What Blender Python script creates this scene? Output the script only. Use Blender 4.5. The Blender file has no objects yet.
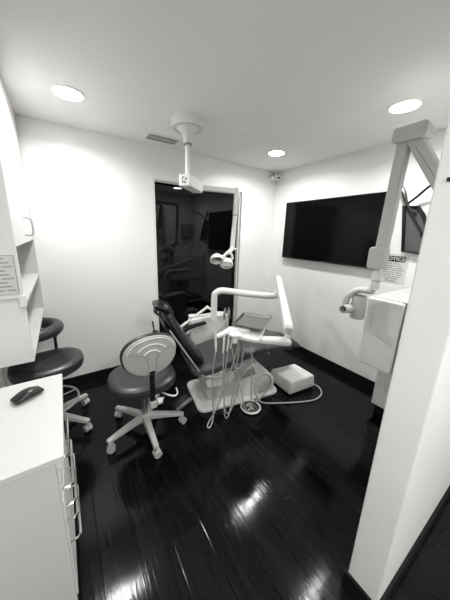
import bpy, bmesh, math, random
from mathutils import Vector, Matrix, noise
PI = math.pi
random.seed(4)
scn = bpy.context.scene
COL = scn.collection

# ------------------------------------------------------------------ materials
def nodes_of(m):
    m.use_nodes = True
    return m.node_tree, m.node_tree.nodes['Principled BSDF']

def mat(name, col, rough=.5, metal=0., bump=0., bscale=60., var=0., spec=None, ior=None, coat=0.):
    m = bpy.data.materials.new(name)
    t, b = nodes_of(m)
    c = (col, col * .994, col * .976, 1) if not isinstance(col, tuple) else (*col, 1)
    b.inputs['Base Color'].default_value = c
    b.inputs['Roughness'].default_value = rough
    b.inputs['Metallic'].default_value = metal
    if spec is not None: b.inputs['Specular IOR Level'].default_value = spec
    if ior is not None: b.inputs['IOR'].default_value = ior
    if coat: b.inputs['Coat Weight'].default_value = coat
    tc = t.nodes.new('ShaderNodeTexCoord')
    n = t.nodes.new('ShaderNodeTexNoise'); n.inputs['Scale'].default_value = bscale; n.inputs['Detail'].default_value = 4
    t.links.new(tc.outputs['Object'], n.inputs['Vector'])
    if bump:
        bp = t.nodes.new('ShaderNodeBump'); bp.inputs['Strength'].default_value = bump; bp.inputs['Distance'].default_value = .002
        t.links.new(n.outputs['Fac'], bp.inputs['Height']); t.links.new(bp.outputs['Normal'], b.inputs['Normal'])
    if var:
        n2 = t.nodes.new('ShaderNodeTexNoise'); n2.inputs['Scale'].default_value = 3.1; n2.inputs['Detail'].default_value = 3
        t.links.new(tc.outputs['Object'], n2.inputs['Vector'])
        mr = t.nodes.new('ShaderNodeMapRange')
        mr.inputs['From Min'].default_value = .3; mr.inputs['From Max'].default_value = .7
        mr.inputs['To Min'].default_value = 1 - var; mr.inputs['To Max'].default_value = 1 + var
        t.links.new(n2.outputs['Fac'], mr.inputs['Value'])
        mx = t.nodes.new('ShaderNodeVectorMath'); mx.operation = 'SCALE'; mx.inputs[0].default_value = c[:3]
        t.links.new(mr.outputs['Result'], mx.inputs['Scale']); t.links.new(mx.outputs[0], b.inputs['Base Color'])
    return m

def emit(name, strength):
    m = bpy.data.materials.new(name); m.use_nodes = True
    t = m.node_tree; t.nodes.clear()
    e = t.nodes.new('ShaderNodeEmission'); e.inputs['Color'].default_value = (1, .995, .985, 1); e.inputs['Strength'].default_value = strength
    o = t.nodes.new('ShaderNodeOutputMaterial'); t.links.new(e.outputs[0], o.inputs[0])
    return m

M = dict(
    wall=mat('wall_paint', .80, .45, bump=.12, bscale=220, var=.012),
    pier=mat('pier_paint', .76, .5, bump=.15, bscale=180, var=.03),
    ceil=mat('ceiling_paint', .88, .8, bump=.05, bscale=200, var=.01),
    base=mat('black_baseboard', .005, .55, bump=.05, spec=.25),
    cab=mat('white_laminate', .76, .4, var=.01),
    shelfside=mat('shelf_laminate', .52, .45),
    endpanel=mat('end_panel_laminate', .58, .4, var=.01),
    top=mat('white_worktop', .60, .35),
    trim=mat('door_trim', .72, .5),
    plastic=mat('white_plastic', .78, .32, var=.02),
    offplastic=mat('grey_white_plastic', .74, .38, var=.02),
    xray=mat('xray_grey_plastic', .50, .45, var=.02),
    stoolshell=mat('stool_grey_shell', .42, .35, var=.02),
    stoolbase=mat('stool_grey_base', .48, .35),
    vinyl=mat('dark_vinyl', .034, .34, bump=.12, bscale=140),
    seatvinyl=mat('chair_vinyl', .055, .42, bump=.35, bscale=160),
    chairdark=mat('chair_black_vinyl', .010, .3, bump=.1, bscale=140, spec=.35),
    black=mat('black_plastic', .008, .3),
    blackmesh=mat('black_mesh', .07, .6, bump=.6, bscale=300),
    chrome=mat('chrome', .62, .18, metal=1),
    steel=mat('brushed_steel', .20, .4, metal=1, bump=.1, bscale=90),
    screen=mat('tv_screen', .003, .12, ior=1.22),
    paper=mat('paper', .62, .6, var=.01),
    ink=mat('ink', .02, .6),
    dim=mat('dim_grey', .28, .5),
    hose=mat('grey_hose', .38, .35),
    rubber=mat('rubber', .06, .5),
    lampglass=mat('reflector', .35, .12, metal=.8),
    lens=mat('black_lens', .003, .08),
    vent=mat('vent_dark', .03, .7),
    light=emit('lamp_diffuser', 14.0),
)

def floor_mat():
    m = bpy.data.materials.new('dark_wood_planks'); t, b = nodes_of(m)
    N = t.nodes.new; Lk = t.links.new
    tc = N('ShaderNodeTexCoord'); sp = N('ShaderNodeSeparateXYZ'); Lk(tc.outputs['Object'], sp.inputs[0])
    def math_(op, a, bb=None, c=None):
        n = N('ShaderNodeMath'); n.operation = op
        for i, v in enumerate((a, bb, c)):
            if v is None: continue
            if isinstance(v, (int, float)): n.inputs[i].default_value = v
            else: Lk(v, n.inputs[i])
        return n.outputs[0]
    W = .165; Ln = 1.22
    px = math_('DIVIDE', sp.outputs['X'], W)
    row = math_('FLOOR', px)
    wn = N('ShaderNodeTexWhiteNoise'); wn.noise_dimensions = '1D'; Lk(row, wn.inputs['W'])
    py = math_('ADD', math_('DIVIDE', sp.outputs['Y'], Ln), math_('MULTIPLY', wn.outputs['Value'], 3.7))
    colm = math_('FLOOR', py)
    wn2 = N('ShaderNodeTexWhiteNoise'); wn2.noise_dimensions = '2D'
    cb = N('ShaderNodeCombineXYZ'); Lk(row, cb.inputs[0]); Lk(colm, cb.inputs[1]); Lk(cb.outputs[0], wn2.inputs['Vector'])
    # seams
    fx = math_('FRACT', px); fy = math_('FRACT', py)
    ex = math_('MULTIPLY', math_('MINIMUM', fx, math_('SUBTRACT', 1., fx)), W)
    ey = math_('MULTIPLY', math_('MINIMUM', fy, math_('SUBTRACT', 1., fy)), Ln)
    e = math_('MINIMUM', ex, ey)
    seam = N('ShaderNodeMapRange'); seam.inputs['From Min'].default_value = .0008; seam.inputs['From Max'].default_value = .0028
    Lk(e, seam.inputs['Value'])
    # grain: noise stretched along the plank
    mp = N('ShaderNodeMapping'); mp.inputs['Scale'].default_value = (60, 3.0, 1); Lk(tc.outputs['Object'], mp.inputs['Vector'])
    off = N('ShaderNodeVectorMath'); off.operation = 'ADD'; Lk(mp.outputs[0], off.inputs[0])
    sc = N('ShaderNodeVectorMath'); sc.operation = 'SCALE'; sc.inputs['Scale'].default_value = 37; Lk(wn2.outputs['Color'], sc.inputs[0]); Lk(sc.outputs[0], off.inputs[1])
    g = N('ShaderNodeTexNoise'); g.inputs['Scale'].default_value = 1; g.inputs['Detail'].default_value = 5; g.inputs['Roughness'].default_value = .62
    Lk(off.outputs[0], g.inputs['Vector'])
    mp2 = N('ShaderNodeMapping'); mp2.inputs['Scale'].default_value = (9, 1.6, 1); Lk(tc.outputs['Object'], mp2.inputs['Vector'])
    g2 = N('ShaderNodeTexNoise'); g2.inputs['Scale'].default_value = 1; g2.inputs['Detail'].default_value = 3; Lk(mp2.outputs[0], g2.inputs['Vector'])
    cr = N('ShaderNodeMapRange'); cr.inputs['From Min'].default_value = .35; cr.inputs['From Max'].default_value = .75
    cr.inputs['To Min'].default_value = .0008; cr.inputs['To Max'].default_value = .012
    mixg = math_('ADD', math_('MULTIPLY', g.outputs['Fac'], .55), math_('ADD', math_('MULTIPLY', g2.outputs['Fac'], .3), math_('MULTIPLY', wn2.outputs['Value'], .15)))
    Lk(mixg, cr.inputs['Value'])
    col = math_('MULTIPLY', cr.outputs[0], seam.outputs[0])
    cc = N('ShaderNodeCombineXYZ'); Lk(col, cc.inputs[0]); Lk(math_('MULTIPLY', col, .98), cc.inputs[1]); Lk(math_('MULTIPLY', col, 1.0), cc.inputs[2])
    Lk(cc.outputs[0], b.inputs['Base Color'])
    rr = N('ShaderNodeMapRange'); rr.inputs['To Min'].default_value = .05; rr.inputs['To Max'].default_value = .15
    Lk(g2.outputs['Fac'], rr.inputs['Value']); Lk(rr.outputs[0], b.inputs['Roughness'])
    bp = N('ShaderNodeBump'); bp.inputs['Strength'].default_value = .42; bp.inputs['Distance'].default_value = .0022
    h = math_('ADD', math_('MULTIPLY', g.outputs['Fac'], .8), math_('MULTIPLY', seam.outputs[0], .5))
    Lk(h, bp.inputs['Height']); Lk(bp.outputs['Normal'], b.inputs['Normal'])
    b.inputs['IOR'].default_value = 1.27
    return m
M['floor'] = floor_mat()

def glass_mat():
    m = mat('dark_glass', .0015, .02, ior=1.42)
    return m
M['glass'] = glass_mat()

# ------------------------------------------------------------------ objects
ROOTM = {}
def root_matrix(o):
    while o.parent: o = o.parent
    return Matrix.Translation(o.location) @ o.rotation_euler.to_matrix().to_4x4()

def tag(o, label=None, cat=None, group=None, kind=None):
    if label: o['label'] = label
    if cat: o['category'] = cat
    if group: o['group'] = group
    if kind: o['kind'] = kind
    return o

def thing(name, label, cat, loc=(0, 0, 0), rotz=0, group=None):
    o = bpy.data.objects.new(name, None); COL.objects.link(o)
    o.empty_display_size = .1
    o.location = loc; o.rotation_euler = (0, 0, rotz)
    return tag(o, label, cat, group)

def obj(name, bm, m, parent=None, smooth=True, bevel=0, seg=2, sub=0, local=False, label=None):
    """one mesh object; bm is in world coordinates unless local=True (then in the root's frame)"""
    if parent is not None and not local:
        bm.transform(root_matrix(parent).inverted())
    bmesh.ops.recalc_face_normals(bm, faces=bm.faces)
    me = bpy.data.meshes.new(name); bm.to_mesh(me); bm.free()
    o = bpy.data.objects.new(name, me); COL.objects.link(o)
    me.materials.append(M[m] if isinstance(m, str) else m)
    if bevel:
        md = o.modifiers.new('bevel', 'BEVEL'); md.width = bevel; md.segments = seg; md.limit_method = 'ANGLE'; md.angle_limit = .6; md.harden_normals = smooth
    if sub:
        md = o.modifiers.new('sub', 'SUBSURF'); md.levels = sub; md.render_levels = sub
    if smooth:
        for p in me.polygons: p.use_smooth = True
        if not sub:
            try:
                me.set_sharp_from_angle(angle=math.radians(38))
            except Exception: pass
    if parent is not None: o.parent = parent
    if label: o['label'] = label
    return o

def struct(name, bm, m, parent=None, **k):
    o = obj(name, bm, m, parent, smooth=k.pop('smooth', False), **k)
    if parent is None: o['kind'] = 'structure'
    return o

def B(): return bmesh.new()

def box(bm, x0, x1, y0, y1, z0, z1):
    v = [bm.verts.new((x, y, z)) for x in (x0, x1) for y in (y0, y1) for z in (z0, z1)]
    for f in ((0, 1, 3, 2), (4, 6, 7, 5), (0, 4, 5, 1), (2, 3, 7, 6), (0, 2, 6, 4), (1, 5, 7, 3)):
        bm.faces.new([v[i] for i in f])
    return bm

def obox(bm, c, size, rot=None):
    """box with centre c, size, rotation matrix (3x3)"""
    R_ = rot or Matrix.Identity(3)
    v = []
    for sx in (-.5, .5):
        for sy in (-.5, .5):
            for sz in (-.5, .5):
                v.append(bm.verts.new(Vector(c) + R_ @ Vector((sx * size[0], sy * size[1], sz * size[2]))))
    for f in ((0, 1, 3, 2), (4, 6, 7, 5), (0, 4, 5, 1), (2, 3, 7, 6), (0, 2, 6, 4), (1, 5, 7, 3)):
        bm.faces.new([v[i] for i in f])
    return bm

def frame_of(d, up=Vector((0, 0, 1))):
    """rotation whose Y axis is d"""
    d = Vector(d).normalized()
    if abs(d.dot(up)) > .98: up = Vector((0, 1, 0)) if abs(d.y) < .9 else Vector((1, 0, 0))
    x = d.cross(up).normalized(); z = x.cross(d).normalized()
    return Matrix((x, d, z)).transposed()

def bar(bm, a, b, w, h, up=Vector((0, 0, 1))):
    a = Vector(a); b = Vector(b)
    return obox(bm, (a + b) / 2, (w, (b - a).length, h), frame_of(b - a, up))

def catmull(pts, n=6):
    pts = [Vector(p) for p in pts]
    if len(pts) < 3: return pts
    P = [pts[0] * 2 - pts[1]] + pts + [pts[-1] * 2 - pts[-2]]
    out = []
    for i in range(1, len(P) - 2):
        for k in range(n):
            t = k / n
            out.append(.5 * ((2 * P[i]) + (-P[i-1] + P[i+1]) * t + (2*P[i-1] - 5*P[i] + 4*P[i+1] - P[i+2]) * t*t + (-P[i-1] + 3*P[i] - 3*P[i+1] + P[i+2]) * t**3))
    out.append(pts[-1])
    return out

def tube(bm, pts, r, n=10, smooth=0, closed=False, ry=None):
    pts = catmull(pts, smooth) if smooth else [Vector(p) for p in pts]
    if closed: pts = pts[:-1] if (pts[0] - pts[-1]).length < 1e-6 else pts
    rings = []; N = len(pts)
    prev = None
    for i, p in enumerate(pts):
        if closed: d = pts[(i + 1) % N] - pts[i - 1]
        else: d = pts[min(i + 1, N - 1)] - pts[max(i - 1, 0)]
        d.normalize()
        if prev is None:
            u = d.orthogonal().normalized()
            if abs(d.z) < .95: u = d.cross(Vector((0, 0, 1))).normalized()
        else:
            u = prev - d * prev.dot(d); u.normalize()
        prev = u; w = d.cross(u)
        rr = r(i / max(N - 1, 1)) if callable(r) else r
        r2 = rr if ry is None else ry
        rings.append([bm.verts.new(p + u * math.cos(2*PI*k/n) * rr + w * math.sin(2*PI*k/n) * r2) for k in range(n)])
    m = N if closed else N - 1
    for i in range(m):
        a = rings[i]; b = rings[(i + 1) % N]
        for k in range(n): bm.faces.new((a[k], a[(k+1) % n], b[(k+1) % n], b[k]))
    if not closed:
        bm.faces.new(rings[0][::-1]); bm.faces.new(rings[-1])
    return bm

def lathe(bm, prof, c=(0, 0, 0), axis=(0, 0, 1), n=28, sx=1, sy=1):
    """profile of (r, h) turned about axis through c"""
    F = frame_of(axis)      # Y column is the axis
    X = F.col[0]; Y = F.col[1]; Z = F.col[2]
    rings = []
    for r, h in prof:
        if r < 1e-5: rings.append([bm.verts.new(Vector(c) + Y * h)])
        else: rings.append([bm.verts.new(Vector(c) + Y * h + X * math.cos(2*PI*k/n) * r * sx + Z * math.sin(2*PI*k/n) * r * sy) for k in range(n)])
    for a, b in zip(rings[:-1], rings[1:]):
        for k in range(n):
            k2 = (k + 1) % n
            if len(a) == 1 and len(b) == 1: continue
            if len(a) == 1: bm.faces.new((a[0], b[k2], b[k]))
            elif len(b) == 1: bm.faces.new((a[k], a[k2], b[0]))
            else: bm.faces.new((a[k], a[k2], b[k2], b[k]))
    if len(rings[0]) > 1: bm.faces.new(rings[0][::-1])
    if len(rings[-1]) > 1: bm.faces.new(rings[-1])
    return bm

def prism(bm, pts, off):
    """closed outline pts (3D) extruded by the vector off"""
    off = Vector(off)
    a = [bm.verts.new(Vector(p)) for p in pts]; b = [bm.verts.new(Vector(p) + off) for p in pts]
    n = len(a)
    bm.faces.new(a[::-1]); bm.faces.new(b)
    for k in range(n): bm.faces.new((a[k], a[(k+1) % n], b[(k+1) % n], b[k]))
    return bm

def rrect(w, h, r, n=5):
    """rounded rectangle outline centred at 0"""
    out = []
    for cx, cy, a0 in ((w/2-r, h/2-r, 0), (-w/2+r, h/2-r, PI/2), (-w/2+r, -h/2+r, PI), (w/2-r, -h/2+r, 1.5*PI)):
        for k in range(n + 1):
            a = a0 + PI/2*k/n
            out.append((cx + math.cos(a)*r, cy + math.sin(a)*r))
    return out

def pad(bm, stations, n=18, p=3.2):
    """upholstered pad: stations (centre, half_width_vector, half_thickness_vector) -> superellipse rings, domed ends"""
    rings = []
    def ring(c, hw, ht, s=1.):
        out = []
        for k in range(n):
            a = 2*PI*k/n; ca, sa = math.cos(a), math.sin(a)
            x = math.copysign(abs(ca)**(2/p), ca); y = math.copysign(abs(sa)**(2/p), sa)
            out.append(bm.verts.new(c + hw*x*s + ht*y*s))
        return out
    st = [(Vector(a), Vector(b), Vector(c)) for a, b, c in stations]
    d0 = (st[0][0] - st[1][0]).normalized(); d1 = (st[-1][0] - st[-2][0]).normalized()
    c, hw, ht = st[0]; e = ht.length
    rings.append(ring(c + d0*e*.8, hw*.86, ht*.45)); rings.append(ring(c + d0*e*.5, hw*.95, ht*.8))
    for c, hw, ht in st: rings.append(ring(c, hw, ht))
    c, hw, ht = st[-1]; e = ht.length
    rings.append(ring(c + d1*e*.5, hw*.95, ht*.8)); rings.append(ring(c + d1*e*.8, hw*.86, ht*.45))
    for a, b in zip(rings[:-1], rings[1:]):
        for k in range(n): bm.faces.new((a[k], a[(k+1) % n], b[(k+1) % n], b[k]))
    bm.faces.new(rings[0][::-1]); bm.faces.new(rings[-1])
    return bm

# ------------------------------------------------------------------ the room
D, R, L, H = 2.648, 2.639, -.191, 2.43
XL = -.56                   # left wall
Y0 = -2.2                   # wall behind the viewer
DX1, DX2, DZ = .890, 2.052, 2.106
T = .12
struct('floor', box(B(), XL-T, R+T, Y0-T, D+.4, -.05, 0), 'floor')
struct('ceiling', box(B(), XL-T, R+T, Y0-T, D+.4, H, H+.05), 'ceil')
bm = B(); box(bm, XL-T, DX1, D, D+.16, 0, H); box(bm, DX2, R+T, D, D+.16, 0, H); box(bm, DX1, DX2, D, D+.16, DZ, H)
struct('wall_back', bm, 'wall')
struct('wall_right', box(B(), R, R+T, Y0-T, D, 0, H), 'wall')
struct('wall_left', box(B(), XL-T, XL, Y0-T, D, 0, H), 'wall')
struct('wall_front', box(B(), XL, R, Y0-T, Y0, 0, H), 'wall')
struct('wall_partition', box(B(), .946, R, .179, .300, 0, H), 'pier', bevel=.006)
bh = .094
struct('baseboard_back', box(B(), XL, DX1-.01, D-.012, D, 0, bh), 'base')
struct('baseboard_back_right', box(B(), DX2+.01, R, D-.012, D, 0, bh), 'base')
struct('baseboard_right', box(B(), R-.012, R, .30, D-.012, 0, bh), 'base')
bm = B(); box(bm, .934, 2.26, .300, .312, 0, bh); box(bm, .934, .946, .167, .300, 0, bh); box(bm, .934, R, .167, .179, 0, bh)
struct('baseboard_partition', bm, 'base')
# dark glass pane filling the opening, thin white trim round the reveal
tilt = math.radians(-.36)
gl = struct('window_1', box(B(), -(DX2-DX1)/2, (DX2-DX1)/2, 0, .008, -DZ/2+.004, DZ/2-.004), 'glass')
gl.location = ((DX1+DX2)/2, D+.085, DZ/2)
gl.rotation_euler = (tilt, 0, 0)
bm = B(); box(bm, DX1-.012, DX2+.012, D-.006, D+.002, DZ, DZ+.016); box(bm, DX2, DX2+.016, D-.006, D+.002, 0, DZ)
box(bm, DX1-.014, DX1, D-.006, D+.002, 0, DZ)
struct('trim_1', bm, 'trim')
bm = B(); box(bm, DX2-.012, DX2, D+.03, D+.04, 0, DZ); box(bm, DX1, DX1+.008, D+.03, D+.04, 0, DZ); box(bm, DX1+.008, DX2-.012, D+.03, D+.04, DZ-.012, DZ)
struct('trim_2', bm, 'trim')

# ------------------------------------------------------------------ ceiling
def ceiling_light(x, y, label, power=3.7):
    t = thing('recessed_light', label, 'ceiling light', (x, y, H), group='round recessed ceiling lights')
    obj('trim_ring', lathe(B(), [(.082, 0), (.098, 0), (.098, -.003), (.092, -.008), (.082, -.006), (.082, 0)], (x, y, H)), 'ceil', t)
    obj('diffuser', lathe(B(), [(.0, -.009), (.05, -.0085), (.078, -.006), (.0825, -.001)], (x, y, H)), 'light', t)
    la = bpy.data.lights.new('downlight', 'AREA'); la.shape = 'DISK'; la.size = .15; la.energy = power; la.spread = math.radians(158); la.color = (1, .995, .985)
    lo = bpy.data.objects.new('downlight', la); COL.objects.link(lo); lo.parent = t; lo.location = (0, 0, -.014)
    return t
ceiling_light(.142, 2.05, 'round recessed ceiling light nearest the wall cabinets')
ceiling_light(2.035, 2.06, 'round recessed ceiling light close to the corner camera')
ceiling_light(2.002, .879, 'round recessed ceiling light above the x-ray arm')
LX = [(.142, .879), (.45, -.9), (2.1, -1.2)]
for i, (x, y) in enumerate(LX):
    ceiling_light(x, y, ['round recessed ceiling light behind the viewer over the worktop', 'round recessed ceiling light in the passage, left one', 'round recessed ceiling light in the passage, right one'][i], (1.2, 10, 6)[i])

# air vent
V = [Vector((.735, 2.500, H)), Vector((.745, 2.345, H)), Vector((1.085, 2.375, H)), Vector((1.085, 2.530, H))]
t = thing('ceiling_vent', 'slotted white air vent in the ceiling beside the lamp mount', 'vent', (.91, 2.43, H))
x0, x1, y0, y1 = .735, 1.085, 2.335, 2.535
bm = B(); box(bm, x0, x1, y0, y0+.025, H-.006, H); box(bm, x0, x1, y1-.025, y1, H-.006, H); box(bm, x0, x0+.03, y0+.025, y1-.025, H-.006, H); box(bm, x1-.03, x1, y0+.025, y1-.025, H-.006, H)
obj('frame', bm, 'ceil', t, smooth=False)
obj('backing', box(B(), x0+.03, x1-.03, y0+.025, y1-.025, H-.0015, H-.0005), 'vent', t, smooth=False)
bm = B()
for k in range(14):
    x = x0 + .03 + (x1-x0-.06)*(k+.5)/14; box(bm, x-.0025, x+.0025, y0+.025, y1-.025, H-.003, H-.0016)
box(bm, x0+.03, x1-.03, (y0+y1)/2-.003, (y0+y1)/2+.003, H-.0035, H-.0016)
obj('slats', bm, 'ceil', t, smooth=False)
# small hatch
tag(obj('access_panel', box(B(), 1.46, 1.62, 1.82, 1.96, H-.003, H), 'ceil', bevel=.001), 'flat square access panel flush in the ceiling', 'panel')

# ceiling mounted treatment lamp
lx, ly = .93, 1.93
t = thing('surgical_lamp', 'white ceiling-mounted dental lamp hanging before the dark glass', 'lamp', (lx, ly, H))
obj('ceiling_canopy', lathe(B(), [(0, -.0), (.125, 0), (.126, -.045), (.122, -.062), (.112, -.064), (.110, -.058), (0, -.058)], (lx, ly, H), n=40), 'offplastic', t)
obj('cone_cover', lathe(B(), [(.085, -.060), (.082, -.068), (.055, -.085), (.04, -.11), (.033, -.15), (.03, -.165), (0, -.165)], (lx, ly, H)), 'offplastic', t)
obj('collar', lathe(B(), [(.034, -.165), (.034, -.178), (.0, -.178)], (lx, ly, H)), 'dim', t)
obj('drop_tube', tube(B(), [(lx, ly, H-.17), (lx, ly, 2.03)], .021, 16), 'plastic', t)
az = Vector((.72, .69, 0)).normalized(); pr = Vector((az.y, -az.x, 0))
FR = Matrix((pr, az, Vector((0, 0, 1)))).transposed()
bc = Vector((lx, ly, 1.986)) + az*.11 - pr*.004
hs = obj('arm_housing', obox(B(), bc, (.102, .35, .094), FR), 'plastic', t, bevel=.014, seg=3)
fc = bc - az*.1753
bm = B()
for dx, dz, w, h in ((-.016, .008, .006, .03), (-.009, .022, .016, .006), (.014, .010, .013, .010), (-.014, -.016, .013, .011), (.004, -.017, .014, .012), (.006, .0, .006, .01)):
    obox(bm, fc + pr*dx + Vector((0, 0, dz)), (w, .0015, h), FR)
obj('logo', bm, 'ink', hs, smooth=False)
a = bc + az*.17; e = Vector((1.50, 2.02, 1.985))
a = a - Vector((0, 0, .0))
obj('horizontal_arm', bar(B(), a - az*.02, e, .042, .05), 'plastic', t, bevel=.01)
obj('pivot_joint', lathe(B(), [(0, .03), (.025, .03), (.028, .02), (.028, -.05), (0, -.05)], e), 'plastic', t)
kn = Vector((1.49, 2.02, 1.76)); low = Vector((1.473, 2.02, 1.435))
obj('upper_link', bar(B(), e - Vector((0, 0, .02)), kn, .042, .036), 'plastic', t, bevel=.01)
obj('lower_link', tube(B(), [kn + Vector((0, 0, .004)), low], lambda s: .02 + .004*s, 14), 'plastic', t)
obj('link_seam', lathe(B(), [(0, .006), (.0235, .006), (.0235, -.004), (0, -.004)], kn), 'dim', t)
bm = B(); tube(bm, [low + Vector((0, 0, .02)), low + Vector((-.02, -.01, -.015)), low + Vector((-.075, -.03, -.045))], .022, 12, smooth=4)
tube(bm, [low + Vector((-.01, 0, -.01)), low + Vector((.045, 0, -.008))], .012, 10)
obj('elbow_joint', bm, 'plastic', t)
nrm = Vector((-.35, -.62, -.70)).normalized()      # where the two lamp heads look
c1 = Vector((1.275, 2.0, 1.332)); c2 = Vector((1.385, 1.985, 1.285))
yo = low + Vector((-.075, -.03, -.045))
bm = B(); tube(bm, [c1 - nrm*.035 + Vector((-.01, .0, .01)), yo + Vector((-.055, .0, -.03)), yo + Vector((-.01, 0, .004)), yo + Vector((.045, 0, -.012)), yo + Vector((.058, 0, -.06)), c2 - nrm*.035 + Vector((.03, 0, .02))], .012, 10, smooth=6)
obj('yoke', bm, 'plastic', t)
X_ = (c2 - c1).normalized(); 
Fh = frame_of(nrm)
bm = B(); bar(bm, c1 - nrm*.03 - X_*.03, c2 - nrm*.03 + X_*.04, .07, .06, up=nrm)
obj('head_bridge', bm, 'plastic', t, bevel=.02, seg=3)
for c in (c1, c2):
    hd = obj('lamp_head', lathe(B(), [(0, -.035), (.050, -.033), (.062, -.015), (.066, .012), (.068, .018), (.060, .022), (.055, .014), (0, .014)], c, nrm, 30, sy=.9), 'plastic', t)
    obj('reflector', lathe(B(), [(.054, .0175), (.03, .0155), (.012, .0148), (0, .0145)], c, nrm, 26, sy=.9), 'lampglass', hd)

# security camera in the corner
c = Vector((2.60, 2.585, 2.335))
t = thing('security_camera', 'small white security camera high in the room corner', 'camera', (2.62, 2.62, 2.38))
obj('wall_mount', lathe(B(), [(0, 0), (.028, 0), (.028, -.012), (.012, -.02), (.012, -.05), (0, -.05)], (2.585, 2.60, H)), 'plastic', t)
d = Vector((-.25, -.95, -.18)).normalized()
obj('body', lathe(B(), [(0, -.05), (.028, -.045), (.036, -.02), (.037, .03), (.033, .042), (0, .042)], (2.60, 2.585, 2.345), d), 'plastic', t)
c = Vector((2.60, 2.585, 2.345)) + d*.0425
obj('lens', lathe(B(), [(0, 0), (.017, 0), (.015, .006), (0, .009)], c, d, 20, sx=.75), 'lens', t)
obj('side_bracket', lathe(B(), [(0, -.03), (.03, -.028), (.034, 0), (.03, .02), (0, .024)], (2.545, 2.612, 2.335), (0, -1, 0)), 'plastic', t)

# ------------------------------------------------------------------ television
t = thing('television', 'large black flat television on the right wall', 'television', (R, 1.71, 1.64))
ty0, ty1, tz0, tz1 = 1.075, 2.357, 1.277, 2.0
obj('wall_bracket', box(B(), R-.028, R-.001, 1.5, 1.95, 1.45, 1.8), 'black', t, smooth=False)
obj('bezel', box(B(), R-.058, R-.028, ty0, ty1, tz0, tz1), 'black', t, bevel=.004)
obj('screen', box(B(), R-.0595, R-.0575, ty0+.008, ty1-.008, tz0+.016, tz1-.008), 'screen', t, smooth=False)
obj('brand_strip', box(B(), R-.0597, R-.0577, 1.66, 1.76, tz0+.005, tz0+.010), 'dim', t, smooth=False)

# ------------------------------------------------------------------ sink unit & console on the right
t = thing('sink_unit', 'white sink unit with rounded cover standing behind the partition', 'cabinet', (2.44, .56, 0))
obj('base_cabinet', box(B(), 2.26, R-.014, .312, .822, .10, .62), 'cab', t, smooth=False)
obj('toe_kick', box(B(), 2.29, R-.014, .314, .80, 0, .10), 'base', t, smooth=False)
obj('body', box(B(), 1.905, R-.002, .302, .60, .62, 1.14), 'cab', t, bevel=.006)
bm = B()
out = rrect(.235, .540, .022)
# the cover: a rounded front shell, its side turned to the room
prism(bm, [(1.90, .732+u, .880+v) for u, v in out], (.72, 0, 0))
obj('cover', bm, 'plastic', t, bevel=.018, seg=4)
obj('top', box(B(), 1.93, R-.002, .304, .83, 1.1505, 1.156), 'shelfside', t, bevel=.003)
bm = B(); lathe(bm, [(0, 0), (.028, 0), (.026, .012), (.012, .02), (.012, .1), (0, .1)], (2.42, .50, 1.156))
tube(bm, [(2.42, .50, 1.23), (2.42, .50, 1.34), (2.40, .53, 1.40), (2.36, .59, 1.41), (2.33, .63, 1.37), (2.325, .64, 1.33)], .010, 10, smooth=6)
f = tag(obj('faucet', bm, 'chrome'), 'chrome gooseneck faucet on the sink unit', 'faucet')
bm = B(); box(bm, 2.24, 2.36, .50, .70, 1.156, 1.30)
tag(obj('soap_box', bm, 'offplastic', bevel=.02, seg=3), 'small grey dispenser box standing on the sink unit', 'box')
# paper towel dispenser
t = thing('towel_dispenser', 'grey paper towel dispenser on the inner side of the partition', 'dispenser', (2.42, .30, 1.42))
obj('body', box(B(), 2.30, 2.56, .300, .41, 1.50, 1.80), 'dim', t, bevel=.02)
obj('towel_slot', box(B(), 2.34, 2.52, .33, .39, 1.492, 1.4995), 'black', t, smooth=False)

# notice sheet on the right wall
def text(body, size, loc, rot, m, parent, name='lettering', ext=.0004, align='CENTER', sx=1.):
    cu = bpy.data.curves.new(name, 'FONT'); cu.body = body; cu.size = size; cu.extrude = ext; cu.align_x = align; cu.align_y = 'CENTER'; cu.offset = size*.012
    tmp = bpy.data.objects.new('tmp', cu)
    me = bpy.data.meshes.new_from_object(tmp); bpy.data.objects.remove(tmp)
    o = bpy.data.objects.new(name, me); COL.objects.link(o)
    me.materials.clear(); me.materials.append(M[m])
    W_ = Matrix.Translation(loc) @ rot.to_4x4() @ Matrix.Diagonal((sx, 1, 1, 1))
    o.parent = parent
    o.matrix_basis = root_matrix(parent).inverted() @ W_
    return o
ny0, ny1, nz0, nz1 = .895, 1.125, 1.165, 1.440
t = thing('notice_sign', 'white printed NOTICE sheet on the wall beside the x-ray column', 'sign', (R, (ny0+ny1)/2, nz0))
obj('sheet', box(B(), R-.003, R, ny0, ny1, nz0, nz1), 'paper', t, smooth=False)
obj('header_band', box(B(), R-.0042, R-.003, ny0+.022, ny1-.022, nz1-.075, nz1-.022), 'ink', t, smooth=False)
# rotation: text x axis -> -Y, up -> Z, normal -> -X
RW = Matrix(((0, 0, -1), (-1, 0, 0), (0, 1, 0)))
yc = (ny0+ny1)/2
text('NOTICE', .047, (R-.0047, yc, nz1-.050), RW, 'paper', t, 'notice_lettering', sx=1.05)
bm = B()
rows = [(.30, [.3, .35]), (.38, [.55, .30]), (.46, [.5, .42]), (.50, [.4, .55]), (.44, [.3, .25, .35]), (.46, [.5, .12, .3]), (.38, [.25, .2, .4]), (.30, [.35, .4]), (.25, [.6])]
for i, (hw, ws) in enumerate(rows):
    z = nz1 - .094 - i*.0205; w = .19*min(1, hw*2); y = yc + w/2
    tot = sum(ws) + .08*(len(ws)-1)
    for q in ws:
        l = w*q/tot
        box(bm, R-.0036, R-.003, y-l, y, z-.0042, z+.0042); y -= l + w*.08/tot
obj('printed_lines', bm, 'dim', t, smooth=False)

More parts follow.
